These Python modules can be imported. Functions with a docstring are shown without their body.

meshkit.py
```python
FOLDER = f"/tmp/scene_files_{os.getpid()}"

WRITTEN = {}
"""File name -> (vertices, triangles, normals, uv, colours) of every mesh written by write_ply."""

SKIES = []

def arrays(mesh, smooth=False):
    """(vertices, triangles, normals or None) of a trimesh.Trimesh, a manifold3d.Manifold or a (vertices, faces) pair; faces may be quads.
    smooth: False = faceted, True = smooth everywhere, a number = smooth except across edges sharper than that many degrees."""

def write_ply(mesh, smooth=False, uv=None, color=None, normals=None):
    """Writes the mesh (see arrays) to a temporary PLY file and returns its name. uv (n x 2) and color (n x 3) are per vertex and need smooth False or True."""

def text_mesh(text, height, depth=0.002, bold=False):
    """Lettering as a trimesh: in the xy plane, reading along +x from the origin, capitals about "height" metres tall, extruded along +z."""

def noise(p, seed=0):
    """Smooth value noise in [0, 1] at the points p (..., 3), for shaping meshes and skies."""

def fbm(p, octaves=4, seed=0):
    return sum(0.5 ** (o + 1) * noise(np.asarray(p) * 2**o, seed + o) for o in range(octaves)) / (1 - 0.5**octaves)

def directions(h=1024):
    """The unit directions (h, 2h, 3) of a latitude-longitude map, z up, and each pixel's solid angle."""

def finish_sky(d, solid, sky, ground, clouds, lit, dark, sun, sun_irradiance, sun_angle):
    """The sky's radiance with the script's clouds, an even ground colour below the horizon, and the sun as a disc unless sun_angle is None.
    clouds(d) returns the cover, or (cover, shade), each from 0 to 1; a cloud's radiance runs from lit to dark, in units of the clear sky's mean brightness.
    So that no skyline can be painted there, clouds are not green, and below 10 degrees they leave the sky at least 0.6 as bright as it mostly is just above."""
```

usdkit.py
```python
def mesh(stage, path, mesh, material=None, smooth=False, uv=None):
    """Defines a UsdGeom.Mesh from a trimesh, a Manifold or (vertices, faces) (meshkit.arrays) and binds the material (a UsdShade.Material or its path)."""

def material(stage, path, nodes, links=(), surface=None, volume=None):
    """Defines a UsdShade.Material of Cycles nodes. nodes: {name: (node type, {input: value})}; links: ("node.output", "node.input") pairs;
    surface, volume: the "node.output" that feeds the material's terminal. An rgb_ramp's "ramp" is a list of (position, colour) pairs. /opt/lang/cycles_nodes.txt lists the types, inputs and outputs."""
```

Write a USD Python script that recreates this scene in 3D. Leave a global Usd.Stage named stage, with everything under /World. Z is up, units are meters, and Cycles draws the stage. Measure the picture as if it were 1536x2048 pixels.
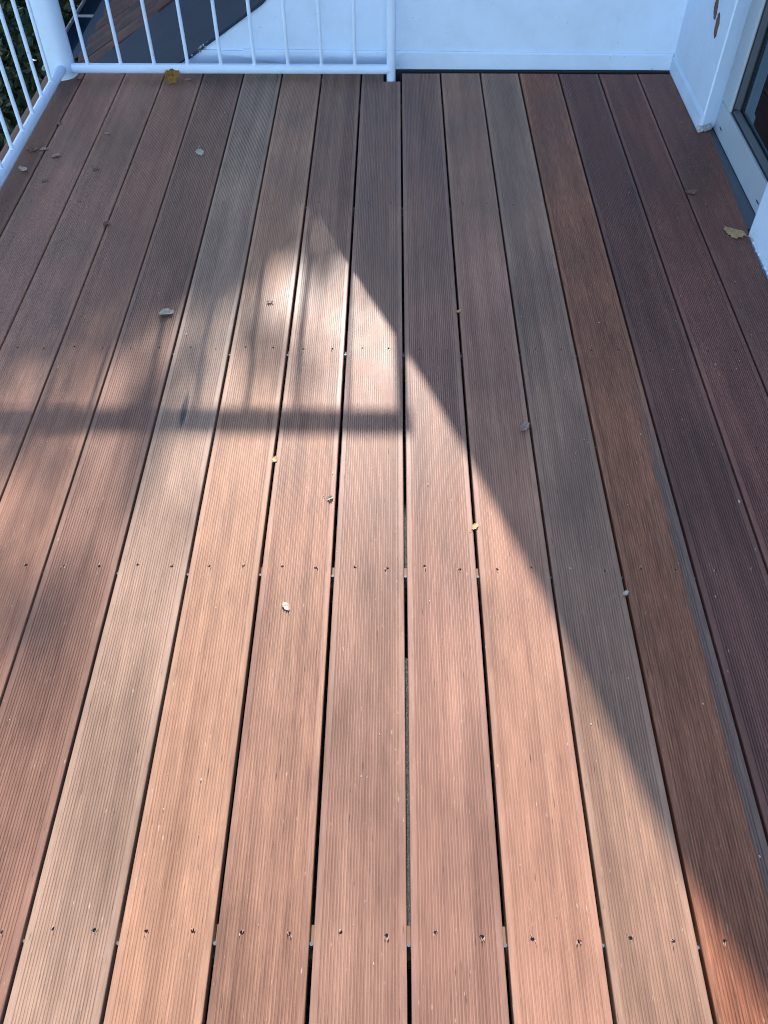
import math
import random

import manifold3d as m3
import numpy as np
import trimesh
import usdkit
from meshkit import noise, fbm
from pxr import Gf, Sdf, Usd, UsdGeom, UsdLux, UsdShade

stage = Usd.Stage.CreateInMemory()
UsdGeom.SetStageUpAxis(stage, UsdGeom.Tokens.z)
UsdGeom.SetStageMetersPerUnit(stage, 1.0)
world = UsdGeom.Xform.Define(stage, "/World")
stage.SetDefaultPrim(world.GetPrim())
UsdGeom.Scope.Define(stage, "/World/Looks")

# ------------------------------------------------------------------ camera, sky, sun, exposure
F_PX, PITCH, YAW, ROLL, CAM_H, CAM_X = 1722.0, 0.875138, 0.009284, -0.00068, 1.4565, -0.03425
EXPOSURE = 1.25
SKY_STRENGTH = 0.15
SUN_INTENSITY = 1.1
SUN_COLOR = (1.0, 0.95, 0.89)
SUN_DX, SUN_TAN = -0.020, 0.5116          # towards the sun, per metre along +y
sun = np.array([SUN_DX, 1.0, SUN_TAN])
sun /= np.linalg.norm(sun)
SUN_EL, SUN_ROT = math.asin(sun[2]), math.atan2(sun[0], sun[1])

cam = UsdGeom.Camera.Define(stage, "/World/camera")
fw = np.array([0, math.cos(PITCH), -math.sin(PITCH)])
up = np.array([0, math.sin(PITCH), math.cos(PITCH)])
rt = np.array([1.0, 0, 0])
rt, up = math.cos(ROLL) * rt + math.sin(ROLL) * up, -math.sin(ROLL) * rt + math.cos(ROLL) * up
c_, s_ = math.cos(YAW), math.sin(YAW)
Z = np.array([[c_, -s_, 0], [s_, c_, 0], [0, 0, 1]])
rt, up, fw = Z @ rt, Z @ up, Z @ fw
cam.AddTransformOp().Set(Gf.Matrix4d(*rt, 0, *up, 0, *(-fw), 0, CAM_X, 0.0, CAM_H, 1))
cam.CreateHorizontalApertureAttr(36.0)
cam.CreateVerticalApertureAttr(48.0)
cam.CreateFocalLengthAttr(36.0 * F_PX / 1536.0)
cam.CreateClippingRangeAttr(Gf.Vec2f(0.05, 2000))
cam.CreateExposureAttr(EXPOSURE)

sky_mat = usdkit.material(stage, "/World/Looks/sky_air", {
    "sky": ("sky_texture", {"sky_type": "single_scattering", "sun_disc": False, "sun_elevation": SUN_EL, "sun_rotation": SUN_ROT,
                            "altitude": 300.0, "air_density": 1.0, "aerosol_density": 0.6, "ozone_density": 1.6}),
    "bg": ("background_shader", {"strength": SKY_STRENGTH})},
    [("sky.color", "bg.color")], surface="bg.background")
dome = UsdLux.DomeLight.Define(stage, "/World/sky")
UsdShade.MaterialBindingAPI.Apply(dome.GetPrim()).Bind(sky_mat)
dome.GetPrim().SetCustomDataByKey("kind", "structure")
dl = UsdLux.DistantLight.Define(stage, "/World/sun")
dl.CreateIntensityAttr(SUN_INTENSITY)
dl.CreateAngleAttr(0.7)
dl.CreateNormalizeAttr(True)
dl.CreateColorAttr(Gf.Vec3f(*SUN_COLOR))
zx = np.cross([0, 0, 1.0], sun); zx /= np.linalg.norm(zx)
zy = np.cross(sun, zx)
dl.AddTransformOp().Set(Gf.Matrix4d(*zx, 0, *zy, 0, *sun, 0, 0, 0, 30, 1))

# ------------------------------------------------------------------ helpers
used = {}


def numbered(parent, name):
    key = f"{parent}/{name}"
    n = used.get(key, 0)
    used[key] = n + 1
    return key if n == 0 else f"{key}_{n:03d}"


def tag(prim, label=None, cat=None, group=None, kind=None):
    for k, v in (("label", label), ("category", cat), ("group", group), ("kind", kind)):
        if v:
            prim.SetCustomDataByKey(k, v)
    return prim


def thing(name, label=None, cat=None, loc=(0, 0, 0), group=None, kind=None):
    x = UsdGeom.Xform.Define(stage, numbered("/World", name))
    x.AddTranslateOp().Set(Gf.Vec3d(*map(float, loc)))
    return tag(x.GetPrim(), label, cat, group, kind)


def origin(prim):
    """World position of a thing's base."""
    p, o = prim, np.zeros(3)
    while p and str(p.GetPath()) not in ("/World", "/"):
        a = p.GetAttribute("xformOp:translate")
        if a and a.IsValid() and a.Get() is not None:
            o += np.array(a.Get())
        p = p.GetParent()
    return o


def obj(name, mesh, mat, parent=None, smooth=False, **kw):
    """One Mesh prim from a mesh in world coordinates, below parent (its base is subtracted) or below /World."""
    base = str(parent.GetPath()) if parent else "/World"
    if hasattr(mesh, "to_mesh"):
        q = mesh.to_mesh()
        mesh = (np.array(q.vert_properties[:, :3], float), np.array(q.tri_verts))
    if isinstance(mesh, trimesh.Trimesh):
        mesh = (np.array(mesh.vertices), np.array(mesh.faces))
    v = np.array(mesh[0], float)
    if parent:
        v = v - origin(parent)
    return tag(usdkit.mesh(stage, numbered(base, name), (v, mesh[1]), mat, smooth).GetPrim(), **kw)


def box(x0, x1, y0, y1, z0, z1, bevel=0.0):
    if bevel <= 0:
        return m3.Manifold.cube([x1 - x0, y1 - y0, z1 - z0]).translate([x0, y0, z0])
    b = bevel
    pts = [(x, y, z) for x in (x0, x1) for y in (y0 + b, y1 - b) for z in (z0 + b, z1 - b)]
    pts += [(x, y, z) for x in (x0 + b, x1 - b) for y in (y0, y1) for z in (z0 + b, z1 - b)]
    pts += [(x, y, z) for x in (x0 + b, x1 - b) for y in (y0 + b, y1 - b) for z in (z0, z1)]
    return m3.Manifold.hull_points(np.array(pts, np.float32))


def tube(a, b, r, n=20, r2=None):
    a, b = np.array(a, float), np.array(b, float)
    d = b - a
    h = np.linalg.norm(d)
    m = trimesh.creation.cylinder(radius=r, height=h, sections=n)
    if r2 is not None:
        top = m.vertices[:, 2] > 0
        m.vertices[top, :2] *= r2 / r
    m.apply_transform(trimesh.geometry.align_vectors([0, 0, 1], d / h))
    m.apply_translation((a + b) / 2)
    return m


def join(*ms):
    out = []
    for m in ms:
        if hasattr(m, "to_mesh"):
            q = m.to_mesh()
            m = trimesh.Trimesh(np.array(q.vert_properties[:, :3], float), np.array(q.tri_verts), process=False)
        out.append(m)
    return trimesh.util.concatenate(out)


def prism_xz(poly, y0, y1):
    """Polygon in (x, z), extruded from y0 to y1."""
    poly = np.array(poly, float)
    if np.sum(poly[:, 0] * np.roll(poly[:, 1], -1) - np.roll(poly[:, 0], -1) * poly[:, 1]) < 0:
        poly = poly[::-1]
    return m3.CrossSection([poly.tolist()]).extrude(y1 - y0).rotate([90, 0, 0]).translate([0, y1, 0])


def prism_xy(poly, z0, z1):
    poly = np.array(poly, float)
    if np.sum(poly[:, 0] * np.roll(poly[:, 1], -1) - np.roll(poly[:, 0], -1) * poly[:, 1]) < 0:
        poly = poly[::-1]
    return m3.CrossSection([poly.tolist()]).extrude(z1 - z0).translate([0, 0, z0])


# ------------------------------------------------------------------ materials
def look(name, nodes, links, surface="p.BSDF", volume=None):
    return usdkit.material(stage, f"/World/Looks/{name}", nodes, links, surface=surface, volume=volume)


def painted(name, color, rough=0.45, bump=0.15, scale=60.0, dirt=(0.55, 0.56, 0.55), dirt_amount=0.25, spec=0.4, specks=0.0):
    return look(name, {
        "g": ("geometry", {}),
        "n": ("noise_texture", {"scale": scale, "detail": 5.0, "roughness": 0.6}),
        "n2": ("noise_texture", {"scale": 4.0, "detail": 8.0, "roughness": 0.7}),
        "n3": ("noise_texture", {"scale": 85.0, "detail": 2.0, "roughness": 0.5}),
        "n4": ("noise_texture", {"scale": 9.0, "detail": 2.0, "roughness": 0.5}),
        "r": ("map_range", {"from_min": 0.45, "from_max": 0.75, "to_min": 0.0, "to_max": dirt_amount, "clamp": True}),
        "r3": ("map_range", {"from_min": 0.70, "from_max": 0.74, "to_min": 0.0, "to_max": specks, "clamp": True}),
        "r4": ("map_range", {"from_min": 0.45, "from_max": 0.60, "to_min": 0.0, "to_max": 1.0, "clamp": True}),
        "m": ("math", {"math_type": "multiply"}),
        "c": ("mix", {"color1": color, "color2": dirt}),
        "c2": ("mix", {"color2": (0.10, 0.085, 0.07)}),
        "b": ("bump", {"strength": bump, "distance": 0.002}),
        "p": ("principled_bsdf", {"roughness": rough, "specular_ior_level": spec})},
        [("g.position", "n.vector"), ("g.position", "n2.vector"), ("g.position", "n3.vector"), ("g.position", "n4.vector"),
         ("n2.fac", "r.value"), ("r.result", "c.fac"), ("c.color", "c2.color1"), ("n3.fac", "r3.value"), ("n4.fac", "r4.value"),
         ("r3.result", "m.value1"), ("r4.result", "m.value2"), ("m.value", "c2.fac"), ("c2.color", "p.base_color"),
         ("n.fac", "b.height"), ("b.normal", "p.normal")])


def plain(name, color, rough=0.6, metallic=0.0, spec=0.5, var=0.25, scale=30.0):
    return look(name, {
        "g": ("geometry", {}),
        "n": ("noise_texture", {"scale": scale, "detail": 4.0, "roughness": 0.6}),
        "c": ("mix", {"color1": tuple(np.array(color) * (1 - var)), "color2": tuple(np.minimum(np.array(color) * (1 + var), 1))}),
        "p": ("principled_bsdf", {"roughness": rough, "metallic": metallic, "specular_ior_level": spec})},
        [("g.position", "n.vector"), ("n.fac", "c.fac"), ("c.color", "p.base_color")])


def wood(name, dark, light, seed, haze=0.3, rough=0.5, streak=0.5, stripe=None, stain=None, grain=1.0):
    """Oiled decking timber: long grain, broad lengthwise tone, fine dark pores, pale rubbed patches."""
    o = (seed * 3.17, seed * 7.31, 0.0)
    N = {
        "g": ("geometry", {}),
        "m1": ("mapping", {"scale": (34.0, 0.9, 34.0), "location": o}),
        "n1": ("noise_texture", {"scale": 1.0, "detail": 5.0, "roughness": 0.62, "distortion": 0.6}),
        "m2": ("mapping", {"scale": (420.0, 16.0, 420.0), "location": o}),
        "n2": ("noise_texture", {"scale": 1.0, "detail": 3.0, "roughness": 0.6}),
        "m3": ("mapping", {"scale": (7.0, 2.2, 7.0), "location": o}),
        "n3": ("noise_texture", {"scale": 1.0, "detail": 4.0, "roughness": 0.6}),
        "m4": ("mapping", {"scale": (330.0, 26.0, 330.0), "location": o}),
        "n4": ("noise_texture", {"scale": 1.0, "detail": 1.0, "roughness": 0.5}),
        "m5": ("mapping", {"scale": (95.0, 22.0, 95.0), "location": o}),
        "n5": ("noise_texture", {"scale": 1.0, "detail": 4.0, "roughness": 0.7}),
        # tone of the board
        "t1": ("map_range", {"from_min": 0.33, "from_max": 0.67, "clamp": True}),
        "c1": ("mix", {"color1": dark, "color2": light}),
        # fine fibres
        "t2": ("map_range", {"from_min": 0.3, "from_max": 0.7, "to_min": 1.0 - 0.30 * grain, "to_max": 1.0 + 0.26 * grain, "clamp": True}),
        "v2": ("combine_xyz", {}),
        "c2": ("mix", {"mix_type": "multiply", "fac": streak}),
        # broad light and dark zones
        "t3": ("map_range", {"from_min": 0.3, "from_max": 0.7, "to_min": 0.62, "to_max": 1.34, "clamp": True}),
        "v3": ("combine_xyz", {}),
        "c3": ("mix", {"mix_type": "multiply", "fac": 0.75}),
        # pores
        "t4": ("map_range", {"from_min": 0.70, "from_max": 0.80, "to_min": 0.0, "to_max": 0.75, "clamp": True}),
        "c4": ("mix", {"color2": (0.035, 0.016, 0.010)}),
        # pale rubbed bloom on ridges
        "t5": ("map_range", {"from_min": 0.50, "from_max": 0.85, "to_min": 0.0, "to_max": 1.0, "clamp": True}),
        "t6": ("map_range", {"from_min": 0.56, "from_max": 0.72, "to_min": 0.0, "to_max": haze, "clamp": True}),
        "h": ("math", {"math_type": "multiply"}),
        "c5": ("mix", {"color2": (0.46, 0.40, 0.37)}),
        "m6": ("mapping", {"scale": (210.0, 48.0, 210.0), "location": (o[1], o[0], 0)}),
        "n6": ("noise_texture", {"scale": 1.0, "detail": 2.0, "roughness": 0.5}),
        "t7": ("map_range", {"from_min": 0.70, "from_max": 0.78, "to_min": 0.0, "to_max": 0.65, "clamp": True}),
        "c6": ("mix", {"color2": (0.58, 0.46, 0.37)}),
        "b": ("bump", {"strength": 0.35, "distance": 0.0008}),
        "tr": ("map_range", {"from_min": 0.3, "from_max": 0.7, "to_min": rough - 0.1, "to_max": rough + 0.12, "clamp": True}),
        "p": ("principled_bsdf", {"specular_ior_level": 0.32}),
    }
    L = [("g.position", f"m{i}.vector") for i in range(1, 6)] + [(f"m{i}.vector", f"n{i}.vector") for i in range(1, 6)]
    L += [("n1.fac", "t1.value"), ("t1.result", "c1.fac"),
          ("n2.fac", "t2.value"), ("t2.result", "v2.x"), ("t2.result", "v2.y"), ("t2.result", "v2.z"), ("c1.color", "c2.color1"), ("v2.vector", "c2.color2"),
          ("n3.fac", "t3.value"), ("t3.result", "v3.x"), ("t3.result", "v3.y"), ("t3.result", "v3.z"), ("c2.color", "c3.color1"), ("v3.vector", "c3.color2"),
          ("n4.fac", "t4.value"), ("t4.result", "c4.fac"), ("c3.color", "c4.color1"),
          ("n5.fac", "t5.value"), ("n3.color", "t6.value"), ("t5.result", "h.value1"), ("t6.result", "h.value2"), ("h.value", "c5.fac"), ("c4.color", "c5.color1"),
          ("n2.fac", "b.height"), ("b.normal", "p.normal"), ("n3.fac", "tr.value"), ("tr.result", "p.roughness")]
    L += [("g.position", "m6.vector"), ("m6.vector", "n6.vector"), ("n6.fac", "t7.value"), ("t7.result", "c6.fac"), ("c5.color", "c6.color1")]
    out = "c6.color"
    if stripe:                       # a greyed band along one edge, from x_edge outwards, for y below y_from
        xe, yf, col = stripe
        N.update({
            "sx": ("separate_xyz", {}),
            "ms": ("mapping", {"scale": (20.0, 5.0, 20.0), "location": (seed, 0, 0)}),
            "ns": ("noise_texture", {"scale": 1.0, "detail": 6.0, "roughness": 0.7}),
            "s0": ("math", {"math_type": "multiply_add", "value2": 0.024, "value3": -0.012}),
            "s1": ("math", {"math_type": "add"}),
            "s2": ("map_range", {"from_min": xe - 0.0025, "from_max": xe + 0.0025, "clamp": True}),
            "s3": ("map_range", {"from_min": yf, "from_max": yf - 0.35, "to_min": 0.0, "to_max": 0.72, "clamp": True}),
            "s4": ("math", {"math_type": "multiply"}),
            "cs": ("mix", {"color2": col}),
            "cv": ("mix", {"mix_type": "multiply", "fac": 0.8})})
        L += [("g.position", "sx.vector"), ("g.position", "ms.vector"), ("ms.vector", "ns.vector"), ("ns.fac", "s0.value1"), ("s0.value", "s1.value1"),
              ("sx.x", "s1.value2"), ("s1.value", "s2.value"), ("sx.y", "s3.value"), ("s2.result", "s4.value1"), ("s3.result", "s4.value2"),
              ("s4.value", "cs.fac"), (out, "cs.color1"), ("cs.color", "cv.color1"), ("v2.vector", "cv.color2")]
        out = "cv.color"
    if stain:                        # a resin crack: dark blue-grey, long and thin
        sx, sy, lx, ly = stain
        N.update({
            "kx": ("mapping", {"location": (-sx / lx, -sy / ly, 0.0), "scale": (1 / lx, 1 / ly, 0.0)}),
            "kn": ("noise_texture", {"scale": 2.2, "detail": 4.0, "roughness": 0.7}),
            "kl": ("vector_math", {"vector_math_type": "length"}) if False else ("vector_math", {"math_type": "length"}),
            "ka": ("math", {"math_type": "multiply_add", "value2": 1.1}),
            "kr": ("map_range", {"from_min": 1.45, "from_max": 1.05, "to_min": 0.0, "to_max": 0.85, "clamp": True}),
            "kc": ("mix", {"color2": (0.030, 0.034, 0.045)})})
        L += [("g.position", "kx.vector"), ("kx.vector", "kl.vector1"), ("m5.vector", "kn.vector"), ("kn.fac", "ka.value1"), ("kl.value", "ka.value3"),
              ("ka.value", "kr.value"), ("kr.result", "kc.fac"), (out, "kc.color1")]
        out = "kc.color"
    L.append((out, "p.base_color"))
    return look(name, N, L)


white_wall = painted("white_render_shade_tint", (0.66, 0.79, 0.95), rough=0.8, bump=0.35, scale=220.0, dirt=(0.50, 0.57, 0.64), dirt_amount=0.45, spec=0.2, specks=0.35)  # white render with the blue cast of the shade mixed into its colour
white_metal = painted("white_gloss_shade_tint", (0.63, 0.75, 0.91), rough=0.38, bump=0.10, scale=90.0, dirt=(0.50, 0.54, 0.58), dirt_amount=0.4, specks=0.7)  # white paint, tinted blue to carry the shade's cast
frame_shade_tint = painted("frame_shade_tint", (0.44, 0.50, 0.57), rough=0.42, bump=0.05, scale=80.0, dirt=(0.45, 0.45, 0.43), dirt_amount=0.4)  # frame colour also holds some of the blue shade cast
zinc = plain("weathered_zinc", (0.026, 0.044, 0.072), rough=0.75, metallic=0.0, spec=0.08, var=0.22, scale=7.0)
threshold_metal = plain("threshold_zinc", (0.12, 0.135, 0.155), rough=0.5, metallic=0.4, var=0.2, scale=12.0)
rubber = plain("black_gasket", (0.02, 0.02, 0.022), rough=0.5)
steel = plain("dark_screw_steel", (0.10, 0.10, 0.11), rough=0.4, metallic=0.9)
bright_steel = plain("bright_screw_steel", (0.55, 0.56, 0.58), rough=0.35, metallic=0.9)
peg_plastic = plain("spacer_plastic", (0.15, 0.17, 0.20), rough=0.5)
joist_wood = plain("joist_timber", (0.24, 0.15, 0.095), rough=0.7, scale=60.0)
splinter_wood = plain("torn_fibre", (0.48, 0.31, 0.21), rough=0.8)
brick_red = plain("bared_red_plaster", (0.15, 0.075, 0.058), rough=0.9, var=0.5, scale=160.0)
broken_plaster_look = plain("broken_plaster_grey", (0.40, 0.40, 0.42), rough=0.95, var=0.35, scale=150.0)
crumb_look = plain("pale_crumbs", (0.55, 0.47, 0.40), rough=0.9, var=0.4, scale=300.0)
felt = look("mineral_roof_felt", {
    "g": ("geometry", {}), "n": ("noise_texture", {"scale": 900.0, "detail": 2.0}),
    "r": ("rgb_ramp", {"ramp": [(0.0, (0.02, 0.022, 0.025)), (0.5, (0.03, 0.032, 0.036)), (0.62, (0.12, 0.125, 0.13)), (0.72, (0.5, 0.5, 0.5)), (1.0, (0.5, 0.5, 0.5))]}),
    "p": ("principled_bsdf", {"roughness": 0.95})}, [("g.position", "n.vector"), ("n.fac", "r.fac"), ("r.color", "p.base_color")])
tile_look = look("old_clay_tile", {
    "g": ("geometry", {}), "oi": ("object_info", {}),
    "n": ("noise_texture", {"scale": 9.0, "detail": 6.0, "roughness": 0.7}),
    "r": ("rgb_ramp", {"ramp": [(0.36, (0.012, 0.004, 0.004)), (0.5, (0.055, 0.012, 0.010)), (0.68, (0.105, 0.028, 0.021))]}),
    "b": ("bump", {"strength": 0.5, "distance": 0.004}),
    "p": ("principled_bsdf", {"roughness": 0.75})},
    [("g.position", "n.vector"), ("n.fac", "r.fac"), ("r.color", "p.base_color"), ("n.fac", "b.height"), ("b.normal", "p.normal")])


def leaves_look(name, ramp, gloss=0.45, trans=0.35):
    return look(name, {
        "g": ("geometry", {}),
        "r": ("rgb_ramp", {"ramp": ramp}),
        "p": ("principled_bsdf", {"roughness": gloss, "specular_ior_level": 0.5}),
        "t": ("translucent_bsdf", {}),
        "m": ("mix_closure", {"fac": trans})},
        [("g.random_per_island", "r.fac"), ("r.color", "p.base_color"), ("r.color", "t.color"), ("p.BSDF", "m.closure1"), ("t.BSDF", "m.closure2")], surface="m.closure")


foliage = leaves_look("autumn_foliage", [(0.0, (0.025, 0.042, 0.018)), (0.45, (0.06, 0.085, 0.026)), (0.80, (0.10, 0.11, 0.03)), (0.90, (0.16, 0.12, 0.025)), (0.955, (0.34, 0.20, 0.03)), (1.0, (0.45, 0.27, 0.05))], trans=0.25)
foliage_dark = leaves_look("dark_foliage", [(0.0, (0.040, 0.066, 0.032)), (0.5, (0.11, 0.145, 0.055)), (0.80, (0.20, 0.19, 0.06)), (0.84, (0.30, 0.18, 0.03)), (1.0, (0.42, 0.25, 0.05))], gloss=0.22, trans=0.35)
foliage_yellow = leaves_look("yellowing_foliage", [(0.0, (0.05, 0.06, 0.02)), (0.4, (0.11, 0.12, 0.03)), (0.75, (0.20, 0.17, 0.035)), (1.0, (0.42, 0.27, 0.05))], trans=0.35)
bark = plain("bark", (0.06, 0.045, 0.035), rough=0.95, var=0.5, scale=14.0)
lawn_look = plain("lawn", (0.05, 0.07, 0.025), rough=0.95, var=0.5, scale=3.0)


def leaf_paper(name, a, b, rough=0.6):
    return look(name, {
        "g": ("geometry", {}), "n": ("noise_texture", {"scale": 130.0, "detail": 4.0, "roughness": 0.65}),
        "t": ("map_range", {"from_min": 0.35, "from_max": 0.65, "clamp": True}),
        "c": ("mix", {"color1": a, "color2": b}), "b": ("bump", {"strength": 0.5, "distance": 0.002}),
        "p": ("principled_bsdf", {"roughness": rough}), "tl": ("translucent_bsdf", {}), "m": ("mix_closure", {"fac": 0.2})},
        [("g.position", "n.vector"), ("n.fac", "t.value"), ("t.result", "c.fac"), ("c.color", "p.base_color"), ("n.fac", "b.height"), ("b.normal", "p.normal"),
         ("c.color", "tl.color"), ("p.BSDF", "m.closure1"), ("tl.BSDF", "m.closure2")], surface="m.closure")


# ------------------------------------------------------------------ the ground far below and the terrace slab
tag(usdkit.mesh(stage, numbered("/World", "ground"), (np.array([[-900, -900, -5.6], [900, -900, -5.6], [900, 900, -5.6], [-900, 900, -5.6]], float), np.array([[0, 1, 2], [0, 2, 3]])), lawn_look).GetPrim(), "dark autumn lawn of the garden far below the balcony", "lawn", kind="structure")
obj("terrace_slab", box(-1.33, 3.4, -2.0, 3.446, -5.6, -0.086), felt, label="dark mineral felt roof slab under the deck, seen through the gaps", cat="flat roof", kind="structure")

obj("felt_upstand", box(-1.33, 1.04, 3.432, 3.444, -0.0855, -0.001), rubber, label="black strip added to stand for shade in the narrow gap at the far deck edge", cat="dark strip", kind="structure")  # dark strip in place of the gap's shade, covering the wall face behind

# ------------------------------------------------------------------ deck: planks, screws, joists, spacers
deck = thing("deck", "ribbed reddish brown timber balcony deck with long planks", "deck", kind="structure")
P = 0.151
GAPS = {-9: -1.3585, -8: -1.2105, -7: -1.0565, -6: -0.9030, -5: -0.7560, -4: -0.6015, -3: -0.4540, -2: -0.3023, -1: -0.1512, 0: 0.0008,
        1: 0.1515, 2: 0.3038, 3: 0.4516, 4: 0.6030, 5: 0.7560, 6: 0.9060, 7: 1.0600}
GW = {-8: .0050, -7: .0050, -6: .0050, -5: .0050, -4: .0058, -3: .0062, -2: .0066, -1: .0068, 0: .0064, 1: .0066, 2: .0060, 3: .0062, 4: .0058, 5: .0055, 6: .0052}
ROWS = [-0.35, 0.359, 1.066, 1.774, 2.483, 3.192]
TH = 0.025
rng = np.random.default_rng(11)

# board: (dark, light, groove depth in mm, pale bloom, roughness, fibre strength)
BOARDS = {
    -9: ((0.169, 0.071, 0.045), (0.233, 0.106, 0.070), 0.35, .15, .55, .6),
    -8: ((0.262, 0.117, 0.074), (0.372, 0.179, 0.116), 0.35, .20, .54, .7),
    -7: ((0.250, 0.119, 0.074), (0.349, 0.175, 0.112), 0.40, .20, .54, .7),
    -6: ((0.250, 0.114, 0.070), (0.343, 0.169, 0.106), 0.55, .18, .54, .6),
    -5: ((0.196, 0.094, 0.063), (0.298, 0.155, 0.103), 1.00, .18, .48, .6),
    -4: ((0.290, 0.174, 0.118), (0.408, 0.254, 0.174), 1.00, .40, .44, .6),
    -3: ((0.326, 0.164, 0.098), (0.439, 0.234, 0.142), 0.85, .18, .48, .7),
    -2: ((0.235, 0.110, 0.071), (0.403, 0.212, 0.133), 0.85, .22, .49, .9),
    -1: ((0.260, 0.131, 0.088), (0.372, 0.203, 0.137), 1.10, .45, .48, .6),
    0: ((0.245, 0.120, 0.081), (0.362, 0.189, 0.129), 1.10, .40, .48, .6),
    1: ((0.316, 0.149, 0.095), (0.444, 0.230, 0.146), 0.75, .38, .49, .6),
    2: ((0.252, 0.138, 0.092), (0.388, 0.218, 0.140), 0.90, .30, .48, .6),
    3: ((0.248, 0.089, 0.046), (0.363, 0.149, 0.080), 0.85, .25, .50, .7),
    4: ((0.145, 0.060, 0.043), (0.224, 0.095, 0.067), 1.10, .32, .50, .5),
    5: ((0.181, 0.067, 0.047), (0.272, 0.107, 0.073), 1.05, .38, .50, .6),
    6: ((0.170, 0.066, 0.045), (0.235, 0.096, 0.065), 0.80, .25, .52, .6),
}


def board_profile(x0, x1, depth):
    """Section in (x, z): rounded arrises, plain margins, a run of round-bottomed grooves."""
    r = 0.0022
    pts = [(x0, -TH), (x1, -TH), (x1, -r), (x1 - r * 0.3, -r * 0.3), (x1 - r, 0)]
    w = x1 - x0
    n = 24
    a, b = x0 + 0.0105, x1 - 0.0105
    step = (b - a) / n
    for i in range(n, 0, -1):
        cx = a + (i - 0.5) * step
        h = step * 0.5
        d = depth * 1.8e-3
        for u, q in ((0.66, 0.0), (0.40, -0.22), (0.22, -1.0), (-0.22, -1.0), (-0.40, -0.22), (-0.66, 0.0)):
            pts.append((cx + u * h, q * d))
    pts += [(x0 + r, 0), (x0 + r * 0.3, -r * 0.3), (x0, -r)]
    return pts


def cone_cut(x, y, r=0.0033, top=0.0044, deep=0.0052):
    pts = [(0, -deep), (r, -deep), (r, -0.0012), (top, 0.0006), (0, 0.0006)]
    return m3.CrossSection([pts]).revolve(14).translate([float(x), float(y), 0.0])


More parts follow.
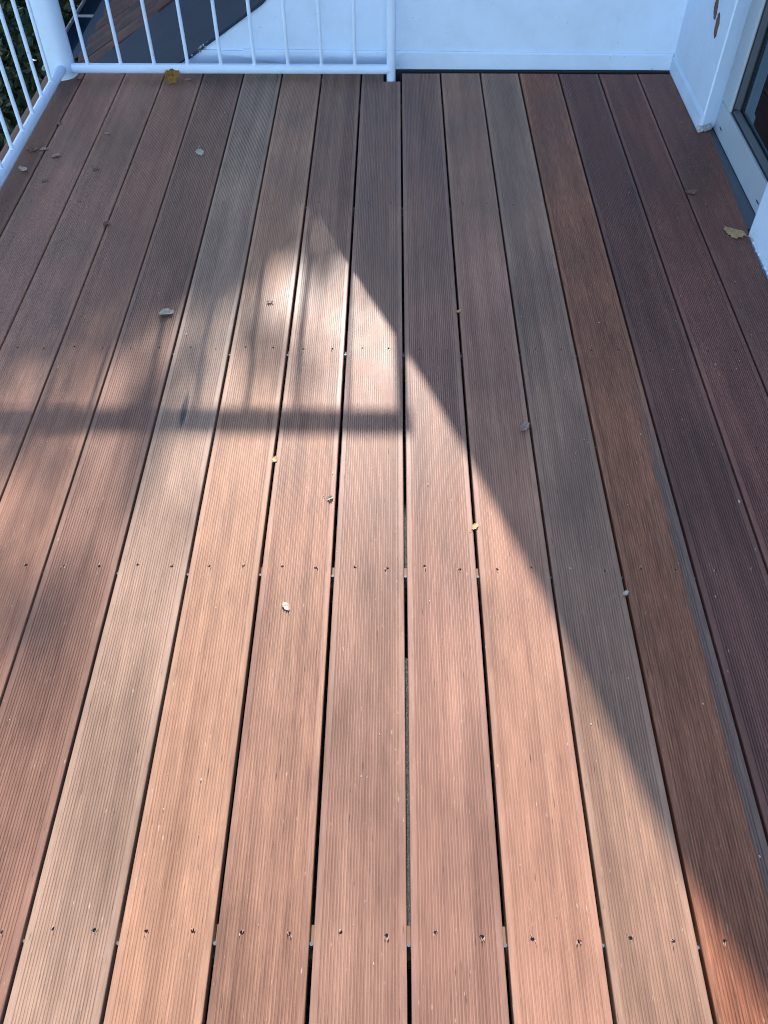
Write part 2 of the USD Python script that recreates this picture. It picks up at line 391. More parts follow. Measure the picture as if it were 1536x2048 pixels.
outline_last = [(0.80, -2.0), (1.0375, -2.0), (1.0375, 2.318), (1.047, 2.322), (1.077, 2.955), (1.0335, 2.957), (1.0335, 3.412), (0.80, 3.412)]
for b, (dark, light, depth, bloom, rough, streak) in BOARDS.items():
    x0 = GAPS[b] + (GW.get(b, 0) / 2)
    x1 = GAPS[b + 1] - (GW.get(b + 1, 0) / 2)
    if b == 6:
        x1 = 1.0785
    y_end = 3.408 + rng.uniform(-0.003, 0.003) if b < 0 else 3.409 + rng.uniform(-0.003, 0.003)
    body = prism_xz(board_profile(x0, x1, depth), -2.0, y_end)
    if b == 6:
        body = body ^ prism_xy(outline_last, -0.1, 0.1)
    if b == -1:
        body = body - box(-0.0665, -0.0025, 3.3365, 3.6, -0.1, 0.1)
    spots, cuts = [], []
    xe = 0.151 + x0 if b == 6 else x1
    for ri, yy in enumerate(ROWS):
        if not 0.1 < yy < 3.0:
            continue
        for k, fx in enumerate((0.275, 0.765)):
            sx = x0 + fx * (xe - x0) + rng.uniform(-0.003, 0.003)
            sy = yy + rng.uniform(-0.004, 0.004) - (0.006 if (b >= 1 and ri == 1) else 0) - 0.002 * (k == 1)
            if b == -9 and k == 0 and False:
                continue
            spots.append((sx, sy, ri))
            rr_ = rng.uniform(0.0024, 0.0032)
            cuts.append(cone_cut(sx, sy, rr_, rr_ + rng.uniform(0.0005, 0.0014)))
    for c in cuts:
        body = body - c
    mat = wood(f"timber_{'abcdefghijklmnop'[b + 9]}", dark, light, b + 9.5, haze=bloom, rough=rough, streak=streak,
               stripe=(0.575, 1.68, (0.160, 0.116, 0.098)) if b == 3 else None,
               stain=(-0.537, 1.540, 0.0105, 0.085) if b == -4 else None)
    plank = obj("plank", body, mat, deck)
    for (sx, sy, ri) in spots:
        shiny = (b == -5 and ri == 2 and sx < (x0 + x1) / 2) or rng.random() < 0.04
        head = trimesh.creation.cylinder(radius=0.0026, height=0.0016, sections=12)
        head.vertices[head.vertices[:, 2] > 0, :2] *= 0.86
        head.vertices[:, :2] *= 0.92
        head.vertices[:, 2] += 0.12 * head.vertices[:, 0] * rng.normal()
        head.apply_translation([sx, sy, -rng.uniform(0.0030, 0.0046)])
        obj("screw", head, bright_steel if shiny else steel, plank)
        if sy < 1.3 or rng.random() < 0.3:
            # a torn fibre lip at the rim of the hole
            k = int(rng.integers(2, 4))
            bits = []
            for _ in range(k):
                an = rng.uniform(0, 2 * math.pi)
                ln = rng.uniform(0.0025, 0.006)
                base = np.array([sx + 0.0040 * math.cos(an), sy + 0.0040 * math.sin(an), 0.0001])
                tip = base + np.array([rng.normal(0, .35) * ln, (1 if rng.random() < .35 else -1) * ln, rng.uniform(0.0006, 0.002)])
                bits.append(tube(base, tip, rng.uniform(0.0006, 0.0011), 5, 0.0003))
            obj("splinter", join(*bits), splinter_wood, plank)

for yy in ROWS:
    obj("joist", box(-1.33, 1.04, yy - 0.034, yy + 0.016, -0.0845, -TH - 0.0005), joist_wood, deck)
for b, gx in GAPS.items():
    if b in (-9, 7):
        continue
    for yy in ROWS[1:5]:
        peg = trimesh.creation.cylinder(radius=GW[b] / 2 - 0.0002, height=0.0155, sections=12)
        peg.apply_translation([gx, yy - 0.0150 + rng.uniform(-.002, .002), -0.0178])
        obj("spacer", peg, peg_plastic, deck)

# ------------------------------------------------------------------ railings
RZ, RR = 0.037, 0.0172
TOP = 0.95


def weld(x, y, z, r=0.0098):
    m = trimesh.creation.icosphere(subdivisions=1, radius=r)
    m.vertices[:, 2] *= 0.55
    m.apply_translation([x, y, z])
    return m


RY = 3.357
rail = thing("balcony_railing", "white tubular railing across the far end of the deck, ending at the short post", "railing", (-0.66, RY, 0), group="white balcony railings")
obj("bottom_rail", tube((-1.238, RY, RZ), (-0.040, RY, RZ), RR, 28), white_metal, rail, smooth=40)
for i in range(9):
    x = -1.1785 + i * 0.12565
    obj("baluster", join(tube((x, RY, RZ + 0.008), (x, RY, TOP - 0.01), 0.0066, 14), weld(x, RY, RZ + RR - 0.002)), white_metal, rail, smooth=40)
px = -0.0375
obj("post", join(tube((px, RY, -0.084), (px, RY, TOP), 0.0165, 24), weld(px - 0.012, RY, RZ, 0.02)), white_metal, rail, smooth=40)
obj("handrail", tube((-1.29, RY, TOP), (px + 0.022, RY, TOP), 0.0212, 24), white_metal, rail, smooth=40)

LX = -1.279
rail2 = thing("balcony_railing", "white tubular railing along the left edge of the deck above the garden", "railing", (LX, 1.5, 0), group="white balcony railings")
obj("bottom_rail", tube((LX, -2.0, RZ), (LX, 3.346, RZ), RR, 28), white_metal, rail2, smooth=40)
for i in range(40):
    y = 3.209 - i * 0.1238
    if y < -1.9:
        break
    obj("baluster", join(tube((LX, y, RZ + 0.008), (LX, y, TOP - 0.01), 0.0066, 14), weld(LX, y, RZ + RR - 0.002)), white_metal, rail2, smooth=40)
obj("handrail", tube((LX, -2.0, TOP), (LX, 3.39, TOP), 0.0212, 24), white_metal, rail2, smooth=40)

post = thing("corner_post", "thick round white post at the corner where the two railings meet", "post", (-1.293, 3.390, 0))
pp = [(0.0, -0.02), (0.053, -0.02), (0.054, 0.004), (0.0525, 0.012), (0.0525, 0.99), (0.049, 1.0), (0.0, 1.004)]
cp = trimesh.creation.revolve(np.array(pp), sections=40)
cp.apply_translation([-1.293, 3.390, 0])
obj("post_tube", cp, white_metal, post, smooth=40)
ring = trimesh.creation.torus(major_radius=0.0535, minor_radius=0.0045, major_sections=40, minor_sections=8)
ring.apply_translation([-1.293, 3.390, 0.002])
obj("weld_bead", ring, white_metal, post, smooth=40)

# ------------------------------------------------------------------ gable wall at the end, with the swept roof verge
PROFILE = [(-1.84, -0.615), (-0.80, 0.051), (-0.60, 0.179), (-0.51, 0.2365), (-0.45, 0.288), (-0.40, 0.345), (-0.34, 0.425), (-0.26, 0.55), (-0.179, 0.665), (-0.08, 0.79),
           (0.019, 0.918), (0.122, 1.072), (0.235, 1.255), (0.315, 1.40), (0.37, 1.500), (0.428, 1.578), (0.479, 1.630), (0.60, 1.76), (0.80, 2.02), (1.06, 2.36), (1.40, 2.80)]
PX, PZ = np.array(PROFILE).T
WY = 3.449


def on_roof(x):
    return float(np.interp(x, PX, PZ))


gable = thing("gable_wall", "white rendered end wall under the sloping grey roof edge, at the far end of the deck", "wall", (0.1, WY, 0))
poly = [(-1.50, on_roof(-1.50) - 0.004)] + [(x, z - 0.004) for x, z in PROFILE[1:]] + [(1.40, -5.6), (-1.50, -5.6)]
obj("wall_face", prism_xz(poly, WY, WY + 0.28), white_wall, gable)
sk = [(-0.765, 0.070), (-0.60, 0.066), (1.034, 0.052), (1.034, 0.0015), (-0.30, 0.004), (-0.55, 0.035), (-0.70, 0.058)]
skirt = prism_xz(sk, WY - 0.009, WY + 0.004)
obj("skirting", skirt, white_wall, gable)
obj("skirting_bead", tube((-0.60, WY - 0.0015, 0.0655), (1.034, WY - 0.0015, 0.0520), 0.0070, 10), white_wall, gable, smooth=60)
# crumbled corner where the wall meets the sheet metal
bits = []
rb = np.random.default_rng(5)
for i in range(26):
    x = -0.80 + rb.random() * 0.07
    s = rb.uniform(0.0018, 0.0050)
    q = trimesh.creation.icosphere(subdivisions=1, radius=s)
    q.vertices *= rb.uniform(0.6, 1.3, (len(q.vertices), 1))
    q.apply_translation([x, WY - 0.004 + rb.uniform(-.004, .002), on_roof(x) + rb.uniform(-0.012, 0.004)])
    bits.append(q)
obj("broken_plaster", join(*bits), broken_plaster_look, gable)

# ------------------------------------------------------------------ low roof next door: sheet metal verge, clay tiles, gutter
roof = thing("neighbouring_roof", "low swept roof beyond the railing with grey sheet metal verge and red clay tiles", "roof", (-1.0, 4.5, -0.3))
dense = np.array([(x, on_roof(x)) for x in np.linspace(PX[0], PX[-1], 90)])


def sheet(y0, y1, x0, x1, lift, thick=0.002, ny=2):
    xs = np.linspace(x0, x1, 60)
    top = [(x, on_roof(x) + lift) for x in xs]
    return prism_xz(top + [(x, z - thick) for x, z in top[::-1]], y0, y1)


obj("verge_flashing", sheet(WY - 0.006, 4.46, -1.62, 1.40, 0.004), zinc, roof)
obj("verge_drip", sheet(WY - 0.0085, WY - 0.0065, -0.815, 1.40, 0.0035, 0.012), zinc, roof)
obj("eave_flashing", sheet(4.9, 9.5, -1.84, -1.62, 0.002), zinc, roof)
obj("underlay", sheet(4.4605, 9.5, -1.62, 1.40, -0.045), rubber, roof)
arc = np.concatenate([[0], np.cumsum(np.hypot(np.diff(dense[:, 0]), np.diff(dense[:, 1])))])


def roof_pt(s):
    return np.array([np.interp(s, arc, dense[:, 0]), np.interp(s, arc, dense[:, 1])])


s_start = float(np.interp(-1.665, dense[:, 0], arc))
rt_ = np.random.default_rng(8)
TW, TL = 0.205, 0.31
for row in range(7):
    for col in range(10):
        y0 = 4.452 + col * TW
        s0 = s_start + row * TL
        nu, nv = 8, 2
        V = []
        lift0 = rt_.uniform(0.0, 0.004)
        for j in range(nv + 1):
            p2 = roof_pt(s0 + (TL + 0.045) * j / nv)
            pa, pb = roof_pt(s0), roof_pt(s0 + TL)
            d2 = (pb - pa) / np.linalg.norm(pb - pa)
            nrm = np.array([-d2[1], d2[0]])
            for i in range(nu + 1):
                u = i / nu
                h = 0.010 * math.sin(u * 2 * math.pi - 0.9) + 0.004 + lift0 + 0.014 * (1 - j / nv)
                q = p2 + nrm * h
                V.append((q[0], y0 + u * (TW + 0.012), q[1]))
        V = np.array(V)
        low = V.copy()
        low[:, 2] -= 0.013
        W = nu + 1
        Fq = []
        n0 = len(V)
        for j in range(nv):
            for i in range(nu):
                a = j * W + i
                Fq += [(a, a + 1, a + W + 1), (a, a + W + 1, a + W)]
        for i in range(nu):                                # front edge
            Fq += [(i, n0 + i, n0 + i + 1), (i, n0 + i + 1, i + 1)]
        for j in range(nv):                                # side edge
            a = j * W
            Fq += [(a, a + W, n0 + a + W), (a, n0 + a + W, n0 + a)]
        obj("tile", (np.vstack([V, low]), np.array(Fq)), tile_look, roof)
gx, gz = -1.895, -0.625
half = [(0.062 * math.cos(a), 0.062 * math.sin(a)) for a in np.linspace(math.pi, 2 * math.pi, 15)]
inner = [(0.059 * math.cos(a), 0.059 * math.sin(a)) for a in np.linspace(2 * math.pi, math.pi, 15)]
gut = (prism_xz([(gx + x, gz + z) for x, z in half + inner], 4.9, 9.5))
zinc_light = plain("zinc_sky_glint", (0.30, 0.32, 0.34), rough=0.4, metallic=0.5, var=0.2, scale=9.0)  # paler zinc: the lip's edge catching the sky is put into the colour
gutter = obj("gutter", gut, zinc, roof)
obj("gutter_lip", tube((gx - 0.062, 4.9, gz + 0.003), (gx - 0.062, 9.5, gz + 0.003), 0.0095, 10), zinc_light, gutter)
for yb in (5.63, 6.8):
    obj("bracket", box(gx - 0.066, -1.76, yb - 0.014, yb + 0.014, gz + 0.003, gz + 0.008), zinc_light, gutter)

# ------------------------------------------------------------------ house wall on the right, door in its recess
house = thing("house_wall", "white rendered house wall along the right side of the deck, around the glass door", "wall", (1.045, 2.6, 0))
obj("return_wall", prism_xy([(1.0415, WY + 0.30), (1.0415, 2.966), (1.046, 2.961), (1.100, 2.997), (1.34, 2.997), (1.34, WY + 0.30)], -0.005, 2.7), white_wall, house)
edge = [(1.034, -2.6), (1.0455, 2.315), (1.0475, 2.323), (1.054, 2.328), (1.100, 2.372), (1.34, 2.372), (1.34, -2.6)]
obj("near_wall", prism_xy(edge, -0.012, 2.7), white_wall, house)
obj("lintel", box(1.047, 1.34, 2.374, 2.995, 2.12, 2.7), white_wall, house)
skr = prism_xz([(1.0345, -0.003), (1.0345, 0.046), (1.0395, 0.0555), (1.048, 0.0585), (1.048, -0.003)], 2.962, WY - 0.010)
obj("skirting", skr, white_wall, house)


def patch(pts, x, thick=0.0007):
    """A scab of bared plaster on the plane x: outline in (y, z)."""
    m = m3.CrossSection([[(float(a), float(c)) for a, c in pts]])
    if m.area() <= 0:
        m = m3.CrossSection([[(float(a), float(c)) for a, c in pts[::-1]]])
    m = m.extrude(thick).rotate([90, 0, 0]).rotate([0, 0, 90])
    q = m.to_mesh()
    v = np.array(q.vert_properties[:, :3], float)
    v[:, 0] += x - v[:, 0].max() + 0.0
    return v, np.array(q.tri_verts)


for (cy, cz, hl, hw, lean, sd) in ((3.128, 0.335, 0.0330, 0.0200, 0.30, 1), (3.074, 0.300, 0.0370, 0.0185, 0.20, 2)):
    rr = np.random.default_rng(sd)
    pts = []
    for a in np.linspace(0, 2 * math.pi, 36, endpoint=False):
        w = 1 + rr.uniform(-0.22, 0.22)
        yy, zz = hw * math.cos(a) * w, hl * math.sin(a) * (0.9 + 0.1 * w)
        pts.append((cy + yy + lean * zz, cz + zz))
    v, f = patch(pts, 1.0412)
    obj("paint_chip", (v, f), brick_red, house, label="small reddish brown spot where the white paint has come off")
# broken plaster at the foot of the return wall
bits = []
for i in range(34):
    s = rb.uniform(0.003, 0.010)
    q = trimesh.creation.icosphere(subdivisions=1, radius=s)
    q.vertices *= rb.uniform(0.6, 1.25, (len(q.vertices), 1))
    t = rb.random()
    q.apply_translation([1.036 + 0.045 * t, 2.956 + 0.022 * t + rb.uniform(-.004, .003), rb.uniform(0.0, 0.016)])
    bits.append(q)
obj("broken_plaster", join(*bits), broken_plaster_look, house)
bits = []
for i in range(90):
    y = 2.322 - rb.random() * 0.9
    s = rb.uniform(0.0015, 0.0042)
    q = trimesh.creation.icosphere(subdivisions=1, radius=s)
    q.vertices *= rb.uniform(0.6, 1.35, (len(q.vertices), 1))
    xw = np.interp(y, [-2.6, 2.315], [1.034, 1.0455])
    q.apply_translation([xw + 0.0005, y, rb.uniform(-0.008, 0.004)])
    bits.append(q)
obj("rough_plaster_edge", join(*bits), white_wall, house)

door = thing("balcony_door", "narrow glazed balcony door with pale grey frame set back in the white wall", "door", (1.1, 2.68, 0))
FX0, FX1 = 1.100, 1.165
yf0, yf1 = 2.374, 2.9955
obj("bottom_frame", box(FX0, FX1, yf0, yf1, -0.010, 0.092, 0.003), frame_shade_tint, door)
obj("side_frame", box(FX0 + 0.0008, FX1, 2.898, yf1, 0.0925, 2.118, 0.003), frame_shade_tint, door)
obj("side_frame", box(FX0 + 0.0008, FX1, yf0, yf0 + 0.05, 0.0925, 2.118, 0.003), frame_shade_tint, door)
obj("top_frame", box(FX0 + 0.0016, FX1, yf0 + 0.051, 2.897, 2.03, 2.118, 0.003), frame_shade_tint, door)
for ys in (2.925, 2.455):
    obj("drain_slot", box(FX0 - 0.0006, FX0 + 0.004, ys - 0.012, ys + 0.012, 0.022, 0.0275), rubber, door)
obj("frame_lip", box(FX0 - 0.0015, FX0 + 0.006, yf0 + 0.001, 2.896, 0.0795, 0.0945, 0.0006), frame_shade_tint, door)
obj("gasket", box(FX0 + 0.008, FX0 + 0.03, yf0 + 0.05, 2.8975, 0.0925, 0.0985), rubber, door)
obj("gasket", box(FX0 + 0.008, FX0 + 0.03, 2.8905, 2.8972, 0.099, 2.028), rubber, door)
bead_b = prism_xz([(FX0 + 0.010, 0.099), (FX0 + 0.013, 0.104), (FX0 + 0.023, 0.112), (FX0 + 0.027, 0.112), (FX0 + 0.027, 0.099)], yf0 + 0.052, 2.889)
sash_grey = painted("sash_grey", (0.065, 0.075, 0.09), rough=0.4, bump=0.04, scale=60.0, dirt=(0.15, 0.15, 0.15), dirt_amount=0.3)
obj("glazing_bead", bead_b, sash_grey, door)
bead_s = prism_xy([(FX0 + 0.010, 2.889), (FX0 + 0.013, 2.884), (FX0 + 0.023, 2.874), (FX0 + 0.0275, 2.874), (FX0 + 0.0275, 2.889)], 0.1125, 2.028)
obj("glazing_bead", bead_s, sash_grey, door)
glass = look("window_glass", {
    "f": ("fresnel", {"IOR": 1.6}), "fm": ("math", {"math_type": "multiply_add", "value2": 1.5, "value3": 0.03}),
    "t": ("transparent_bsdf", {"color": (0.72, 0.78, 0.80)}),
    "g": ("glossy_bsdf", {"color": (0.62, 0.74, 0.80), "roughness": 0.02}), "m": ("mix_closure", {})},
    [("f.fac", "fm.value1"), ("fm.value", "m.fac"), ("t.BSDF", "m.closure1"), ("g.BSDF", "m.closure2")], surface="m.closure")
obj("pane", box(FX0 + 0.0285, FX0 + 0.0345, yf0 + 0.03, 2.8925, 0.10, 2.028), glass, door)
obj("threshold", box(1.0475, FX0 - 0.0005, 2.36, 2.992, -0.084, -0.010), threshold_metal, door)

# the room behind the glass, in the dark
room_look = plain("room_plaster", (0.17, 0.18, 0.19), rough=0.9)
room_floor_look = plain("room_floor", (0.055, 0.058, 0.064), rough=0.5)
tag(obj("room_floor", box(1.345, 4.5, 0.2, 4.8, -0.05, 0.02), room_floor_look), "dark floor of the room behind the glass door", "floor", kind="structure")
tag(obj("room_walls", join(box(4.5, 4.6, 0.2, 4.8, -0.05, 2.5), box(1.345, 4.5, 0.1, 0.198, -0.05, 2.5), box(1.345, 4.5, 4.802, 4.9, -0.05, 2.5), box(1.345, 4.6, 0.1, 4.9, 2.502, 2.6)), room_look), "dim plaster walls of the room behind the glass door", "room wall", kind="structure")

# ------------------------------------------------------------------ trees in the garden
def leaf_mesh(points, normals, sizes, rg, bend=0.25):
    """Pointed leaves, each an island of four triangles."""
    n = len(points)
    a = rg.normal(size=(n, 3))
    u = np.cross(normals, a)
    u /= np.linalg.norm(u, axis=1, keepdims=True) + 1e-9
    w = np.cross(normals, u)
    L = sizes[:, None]
    base, tip = points - u * L * 0.5, points + u * L * 0.5
    mid = points + normals * L * bend * 0.25
    lf, rgt = points - w * L * 0.34 - u * L * 0.08 - normals * L * bend * .2, points + w * L * 0.34 - u * L * 0.08 - normals * L * bend * .2
    V = np.stack([base, lf, tip, rgt, mid], 1).reshape(-1, 3)
    k = np.arange(n)[:, None] * 5
    F = np.concatenate([k + np.array([[0, 4, 1]]), k + np.array([[1, 4, 2]]), k + np.array([[2, 4, 3]]), k + np.array([[3, 4, 0]])])
    return V, F


SHADE_X = [-1.45, -1.00, -0.80, -0.70, -0.60, -0.50, -0.42, -0.30, -0.10, 0.05, 1.2]  # shade outline on the deck that the crowns are shaped to
SHADE_Y = [1.95, 1.98, 2.00, 2.04, 2.10, 2.22, 2.34, 2.42, 2.50, 2.55, 2.6]
THIN_Y = [0.20, 0.50, 0.72, 0.90, 1.15, 1.50, 1.66, 1.78, 1.98, 2.40, 2.6]


def keeps(p, r):
    """True where a clump of radius r at p leaves the sunny part of the deck in the sun."""
    run = p[2] / SUN_TAN
    yh, xh = p[1] - run, p[0] - SUN_DX * run
    if xh < -1.55 or xh > 1.3:
        return True
    for dx in (-r, 0, r):
        if yh - r / math.sin(SUN_EL) * math.sqrt(max(0, 1 - (dx / r) ** 2)) * 0.92 < np.interp(xh + dx, SHADE_X, SHADE_Y):
            return False
    return True


def tree(name, label, trunk_xy, z_top, blobs, n_clumps, per, size, look_, seed, trunk_r=0.12, rmin=0.22, rmax=0.5, sprays=()):
    rg = np.random.default_rng(seed)
    t = thing(name, label, "tree", (trunk_xy[0], trunk_xy[1], -5.6), group="trees in the garden")
    tx, ty = trunk_xy
    P_, N_, S_, limbs, made, tries = [], [], [], [], 0, 0
    vol = np.array([b_[3] * b_[4] * b_[5] for b_ in blobs]); vol = vol / vol.sum()
    centres = []
    while made < n_clumps and tries < n_clumps * 40:
        tries += 1
        bx = blobs[rg.choice(len(blobs), p=vol)]
        d = rg.normal(size=3); d /= np.linalg.norm(d)
        c = np.array(bx[:3]) + d * np.array(bx[3:6]) * rg.random() ** 0.40
        r = rg.uniform(rmin, rmax)
        if not keeps(c, r):
            continue
        made += 1
        centres.append(c)
        k = int(per * (r / rmax) ** 2)
        q = rg.normal(size=(k, 3)); q /= np.linalg.norm(q, axis=1, keepdims=True)
        rad = r * rg.random((k, 1)) ** 0.45
        pts = c + q * rad * np.array([1, 1, 0.75])
        nn = q * 0.5 + rg.normal(size=(k, 3)) * 0.6 + np.array([0, 0, 0.5])
        nn /= np.linalg.norm(nn, axis=1, keepdims=True)
        P_.append(pts); N_.append(nn); S_.append(rg.uniform(0.65, 1.25, k) * size)
    # loose leaves added on the sun rays to shape deck shade: dense edge, thin beyond
    for count, twig, lo, hi in sprays:
        for _ in range(count):
            xh = rg.uniform(-1.3, 0.05)
            ya, yb = np.interp(xh, SHADE_X, THIN_Y), np.interp(xh, SHADE_X, SHADE_Y)
            yh = yb + (rg.uniform(0.02, 0.6) if hi is None else rg.uniform(0.4, hi)) if lo is None else ya + (yb - ya) * rg.uniform(lo, hi)
            D = rg.uniform(7.7, 9.6) if lo is None else rg.uniform(8.4, 10.6)
            c = np.array([xh + SUN_DX * (D - yh), D, (D - yh) * SUN_TAN])
            k = twig
            q = rg.normal(size=(k, 3)); q /= np.linalg.norm(q, axis=1, keepdims=True)
            nn = q * 0.5 + rg.normal(size=(k, 3)) * 0.6 + np.array([0, 0, 0.3])
            nn /= np.linalg.norm(nn, axis=1, keepdims=True)
            P_.append(c + q * rg.random((k, 1)) * np.array([0.16, 0.35, 0.12])); N_.append(nn); S_.append(rg.uniform(0.6, 1.1, k) * size)
    V, F = leaf_mesh(np.vstack(P_), np.vstack(N_), np.concatenate(S_), rg)
    zs = [c[2] for c in centres]
    fork = np.array([tx, ty, np.percentile(zs, 25)])
    parts = [tube((tx, ty, -5.6), fork, trunk_r * 1.25, 10, trunk_r * 0.75)]
    pick = rg.choice(len(centres), size=min(22, len(centres)), replace=False)
    for k in pick:
        e = centres[k]
        m_ = fork + (e - fork) * 0.5 + rg.normal(size=3) * 0.12
        parts += [tube(fork, m_, trunk_r * 0.34, 6, trunk_r * 0.2), tube(m_, e, trunk_r * 0.2, 6, 0.008)]
    obj("trunk", join(*parts), bark, t, smooth=50)
    obj("crown", (V, F), look_, t)
    return t


# a tall tree beyond the roof whose crown shades the left and far parts of the deck
tree("garden_tree", "tall broad leafy tree rising beyond the low roof, shading the deck", (-1.9, 8.6), 6.0,
     [(-1.3, 8.8, 0.6, 2.2, 1.5, 2.6), (-2.0, 8.6, 3.4, 1.6, 1.5, 2.0), (0.2, 9.3, 1.2, 1.6, 1.2, 2.2), (-1.2, 8.8, 3.2, 1.0, 1.2, 1.4)], 430, 150, 0.125, foliage, 21, sprays=((260, 8, None, None), (420, 9, None, 3.6), (62, 2, 0.62, 1.0), (185, 1, 0.05, 0.97)))
tree("garden_tree", "second leafy tree further back behind the low roof", (-0.3, 11.6), 5.0,
     [(-0.3, 11.6, 1.6, 2.4, 1.5, 3.2), (-1.0, 11.4, 3.6, 1.2, 1.2, 1.9)], 330, 130, 0.15, foliage, 22)
tree("garden_tree", "dark evergreen tree just outside the left railing", (-3.6, 4.6), 0.0,
     [(-3.3, 4.4, -1.9, 1.25, 1.6, 1.5), (-3.0, 6.2, -2.0, 0.95, 1.6, 1.3), (-4.2, 3.4, -1.6, 1.2, 1.4, 1.5)], 330, 190, 0.078, foliage_dark, 23)
tree("garden_tree", "yellowing leafy tree between the gutter and the dark evergreen", (-3.2, 8.0), 0.0,
     [(-3.3, 7.8, -1.6, 1.25, 1.5, 1.7), (-2.7, 9.6, -2.2, 0.7, 1.5, 1.5)], 240, 170, 0.085, foliage_yellow, 24)

# ------------------------------------------------------------------ fallen leaves and crumbs
def outline(kind, rg):
    n = 44
    a = np.linspace(-math.pi, math.pi, n, endpoint=False)
    if kind == "maple":
        r = 0.62 + 0.10 * np.cos(5 * a) + 0.05 * np.cos(10 * a + 0.6) + 0.03 * np.cos(17 * a)
        r *= 1 - 0.25 * (np.abs(a) > 2.7)
    else:
        r = 0.60 + (0.07 * np.cos(3 * a + 0.5) + 0.025 * np.cos(7 * a) if kind == "torn" else 0.06 * np.cos(9 * a)) + 0.05 * rg.normal(size=n)
        r *= 1 - 0.18 * np.abs(np.sin(a))
    r *= 1 + 0.03 * rg.normal(size=n)
    return np.stack([r * np.cos(a), r * np.sin(a) * (0.95 if kind == "maple" else 0.82 if kind == "torn" else 0.70)], 1)


def fallen_leaf(x, y, length, turn, kind, look_, label, seed, curl=0.35, z=0.0008, tilt=(0, 0), stem=True, fold=0.0):
    rg = np.random.default_rng(seed)
    o = outline(kind, rg)
    rings = [o * k for k in (1.0, 0.72, 0.42, 0.16)]
    V2 = np.vstack(rings + [np.zeros((1, 2))])
    n = len(o)
    F = []
    for k in range(3):
        for i in range(n):
            j = (i + 1) % n
            a, b_, c, d = k * n + i, k * n + j, (k + 1) * n + j, (k + 1) * n + i
            F += [(a, b_, c), (a, c, d)]
    for i in range(n):
        F.append((3 * n + i, 3 * n + (i + 1) % n, 4 * n))
    r2 = (V2 ** 2).sum(1)
    h = curl * (r2 * (0.55 + 0.5 * np.sin(2.2 * np.arctan2(V2[:, 1], V2[:, 0]) + seed)) + 0.10 * (noise(np.c_[V2 * 4 + seed, np.zeros(len(V2))], seed) - 0.5)) + fold * np.abs(V2[:, 1])
    h -= h.min()
    V = np.c_[V2, h] * length
    low = V.copy(); low[:, 2] -= 0.0005
    m = len(V)
    F = np.array(F)
    rim = np.array([[(i), (m + i), (m + (i + 1) % n)] for i in range(n)] + [[i, m + (i + 1) % n, (i + 1) % n] for i in range(n)])
    Vb, Fb = np.vstack([V, low]), np.vstack([F, F[:, ::-1] + m, rim])
    ms = [(Vb, Fb)]
    sv = None
    if stem:
        p0 = np.array([-0.50, 0, 0.02 + 0.0]) * length
        p0[2] = V[np.argmin(V[:, 0]), 2]
        p1 = p0 + np.array([-0.30, 0.08, 0.04]) * length
        p2 = p1 + np.array([-0.25, 0.16, -0.03]) * length
        sv = join(tube(p0 + np.array([0.1 * length, 0, 0]), p1, length * 0.016, 6), tube(p1, p2, length * 0.016, 6, length * 0.024))
    R = trimesh.transformations.rotation_matrix(tilt[0], [1, 0, 0]) @ trimesh.transformations.rotation_matrix(tilt[1], [0, 1, 0]) @ trimesh.transformations.rotation_matrix(turn, [0, 0, 1])
    t = thing("fallen_leaf", label, "leaf", (x, y, 0), group="fallen leaves and scraps on the deck")

    def put(v):
        return v @ R[:3, :3].T

    vv = put(Vb)
    dz = z - vv[:, 2].min()
    vv = vv + np.array([x, y, dz])
    obj("blade", (vv, Fb), look_, t, smooth=40)
    if stem:
        w = put(np.array(sv.vertices)) + np.array([x, y, dz])
        w[:, 2] = np.maximum(w[:, 2], 0.0012)
        obj("stem", (w, np.array(sv.faces)), look_, t, smooth=50)


ochre = leaf_paper("ochre_leaf", (0.16, 0.075, 0.012), (0.50, 0.25, 0.03))
pale = leaf_paper("pale_dry_leaf", (0.46, 0.36, 0.26), (0.70, 0.58, 0.44))
tan = leaf_paper("tan_leaf", (0.52, 0.30, 0.13), (0.74, 0.46, 0.21))
brown = leaf_paper("brown_leaf", (0.17, 0.075, 0.045), (0.38, 0.20, 0.13))
greyleaf = leaf_paper("grey_brown_leaf", (0.32, 0.20, 0.15), (0.54, 0.38, 0.30))

fallen_leaf(-0.862, 3.324, 0.058, 0.9, "torn", ochre, "curled ochre yellow leaf leaning against the bottom rail of the end railing", 3, 0.22, 0.001, (0.85, 0.25), stem=False, fold=0.12)
fallen_leaf(-0.808, 3.345, 0.022, 0.3, "oval", greyleaf, "tiny dry leaf scrap right beside the ochre leaf at the end railing", 4, 0.5, stem=False)
fallen_leaf(-0.682, 2.795, 0.040, -1.2, "oval", pale, "pale dry leaf with thin stem, below the ochre leaf on the third plank from it", 5, 0.4)
fallen_leaf(-0.646, 1.915, 0.033, 0.4, "torn", pale, "whitish curled leaf lying alone on the left half of the deck above the railing shadow", 6, 0.55, stem=False, fold=0.3)
fallen_leaf(0.923, 2.553, 0.036, 0.2, "oval", brown, "dull brown leaf on the dark planks, left of the door threshold", 7, 0.35, stem=False)
fallen_leaf(1.004, 2.318, 0.058, 2.5, "torn", tan, "large tan leaf lying beside the foot of the near right wall", 8, 0.22)
fallen_leaf(0.288, 1.480, 0.028, 1.0, "oval", greyleaf, "small grey curled leaf in the shade right of the sunlit diagonal", 9, 0.7, stem=False, fold=0.4)
fallen_leaf(-0.300, 1.372, 0.017, 1.4, "oval", tan, "tiny tan leaf scrap stuck in a plank gap just below the railing shadow", 10, 0.6, 0.001, stem=False)
fallen_leaf(0.152, 1.176, 0.017, 1.0, "oval", tan, "tiny tan seed leaf with stem in a gap at the diagonal shadow edge", 11, 0.5, 0.001)
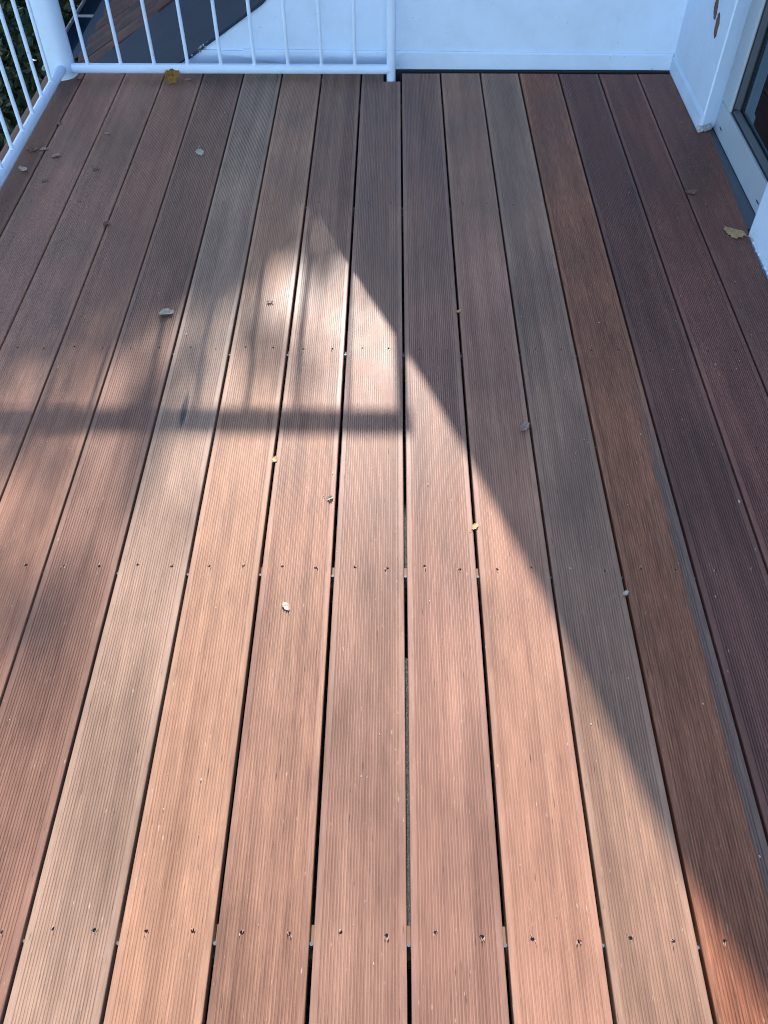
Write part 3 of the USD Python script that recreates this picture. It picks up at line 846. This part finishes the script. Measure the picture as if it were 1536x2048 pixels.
fallen_leaf(-0.241, 0.966, 0.019, 2.2, "oval", pale, "tiny cream seed wing with brown tip, nearest fallen piece in the sun", 12, 0.45, stem=True)
fallen_leaf(0.151, 1.930, 0.014, 0.6, "oval", tan, "tiny tan scrap in a plank gap within the shade, above the short post's shadow", 13, 0.5, 0.001, stem=False)
fallen_leaf(-0.367, 1.968, 0.016, 0.1, "oval", brown, "tiny brown curled scrap lying on a baluster shadow above the screw row", 14, 0.5, stem=False)
fallen_leaf(0.449, 1.003, 0.014, 0.9, "oval", pale, "tiny pale chip at a plank gap in the right hand shade", 15, 0.5, 0.001, stem=False)
fallen_leaf(-1.252, 2.806, 0.036, 0.7, "oval", brown, "brown curled leaf tucked under the left railing, the upper one of two", 16, 0.6, stem=False)
fallen_leaf(-1.214, 2.812, 0.026, 0.2, "oval", greyleaf, "small grey leaf in the first plank gap beside the left railing", 17, 0.6, stem=False)
fallen_leaf(-1.161, 2.765, 0.027, 0.5, "oval", greyleaf, "small curled leaf on the second plank, right of the leaf in the first gap", 18, 0.6, stem=False, fold=0.3)
fallen_leaf(-1.250, 2.680, 0.033, -0.6, "oval", pale, "pale oval leaf lying against the left railing, nearest the camera there", 19, 0.4, stem=False)
fallen_leaf(-1.208, 2.990, 0.024, 0.9, "oval", brown, "small brown scrap in the first plank gap, halfway to the corner post", 20, 0.6, stem=False)
fallen_leaf(-0.903, 2.352, 0.024, 1.2, "oval", brown, "small brown scrap standing in a gap left of the far screw row", 25, 0.8, stem=False, fold=0.4)
fallen_leaf(-1.222, 3.352, 0.022, 1.2, "oval", greyleaf, "small grey scrap at the foot of the corner post", 26, 0.6, stem=False)
fallen_leaf(-1.159, 2.608, 0.020, 1.0, "oval", brown, "small dark scrap on the second plank, below the curled leaf", 27, 0.5, stem=False)
fallen_leaf(-1.022, 2.921, 0.018, -0.4, "oval", greyleaf, "tiny grey twist on the third plank from the left, nearer the end railing", 28, 0.6)
fallen_leaf(-1.010, 2.680, 0.017, 0.5, "oval", brown, "tiny brown twist on the third plank from the left, nearer the camera", 29, 0.6, stem=False)
fallen_leaf(-0.166, 1.254, 0.013, 0.5, "oval", pale, "whitish crumb like a dropped petal in the sun left of a plank gap", 30, 0.8, stem=False, fold=0.5)

rc = np.random.default_rng(77)
bits = []
for i in range(150):
    x, y = rc.uniform(-1.2, 1.0), rc.uniform(0.15, 3.3)
    if min(abs(x - g) for g in GAPS.values()) < 0.006:
        continue
    s = abs(rc.normal(0, 0.0006)) + 0.0004
    q = trimesh.creation.icosphere(subdivisions=0, radius=1.0)
    q.vertices *= np.array([s, s * rc.uniform(0.8, 2.6), s * 0.5]) * rc.uniform(0.7, 1.2, (len(q.vertices), 1))
    q.apply_translation([x, y, s * 0.4])
    bits.append(q)
for (cx, cy, n, sp) in ((0.40, 1.42, 16, 0.03), (0.30, 1.56, 6, 0.02), (-0.78, 3.30, 8, 0.03), (-0.63, 3.10, 8, 0.02), (-0.17, 1.26, 8, 0.008), (-0.28, 3.34, 14, 0.02), (0.86, 1.75, 12, 0.08)):
    for i in range(n):
        s = rc.uniform(0.0005, 0.0014)
        q = trimesh.creation.icosphere(subdivisions=0, radius=s)
        q.vertices *= rc.uniform(0.6, 1.3, (len(q.vertices), 1))
        q.apply_translation([cx + rc.normal(0, sp), cy + rc.normal(0, sp), s * 0.5])
        bits.append(q)
obj("crumbs", join(*bits), crumb_look, label="tiny pale wood crumbs and flecks scattered over the deck", cat="crumbs", kind="stuff")
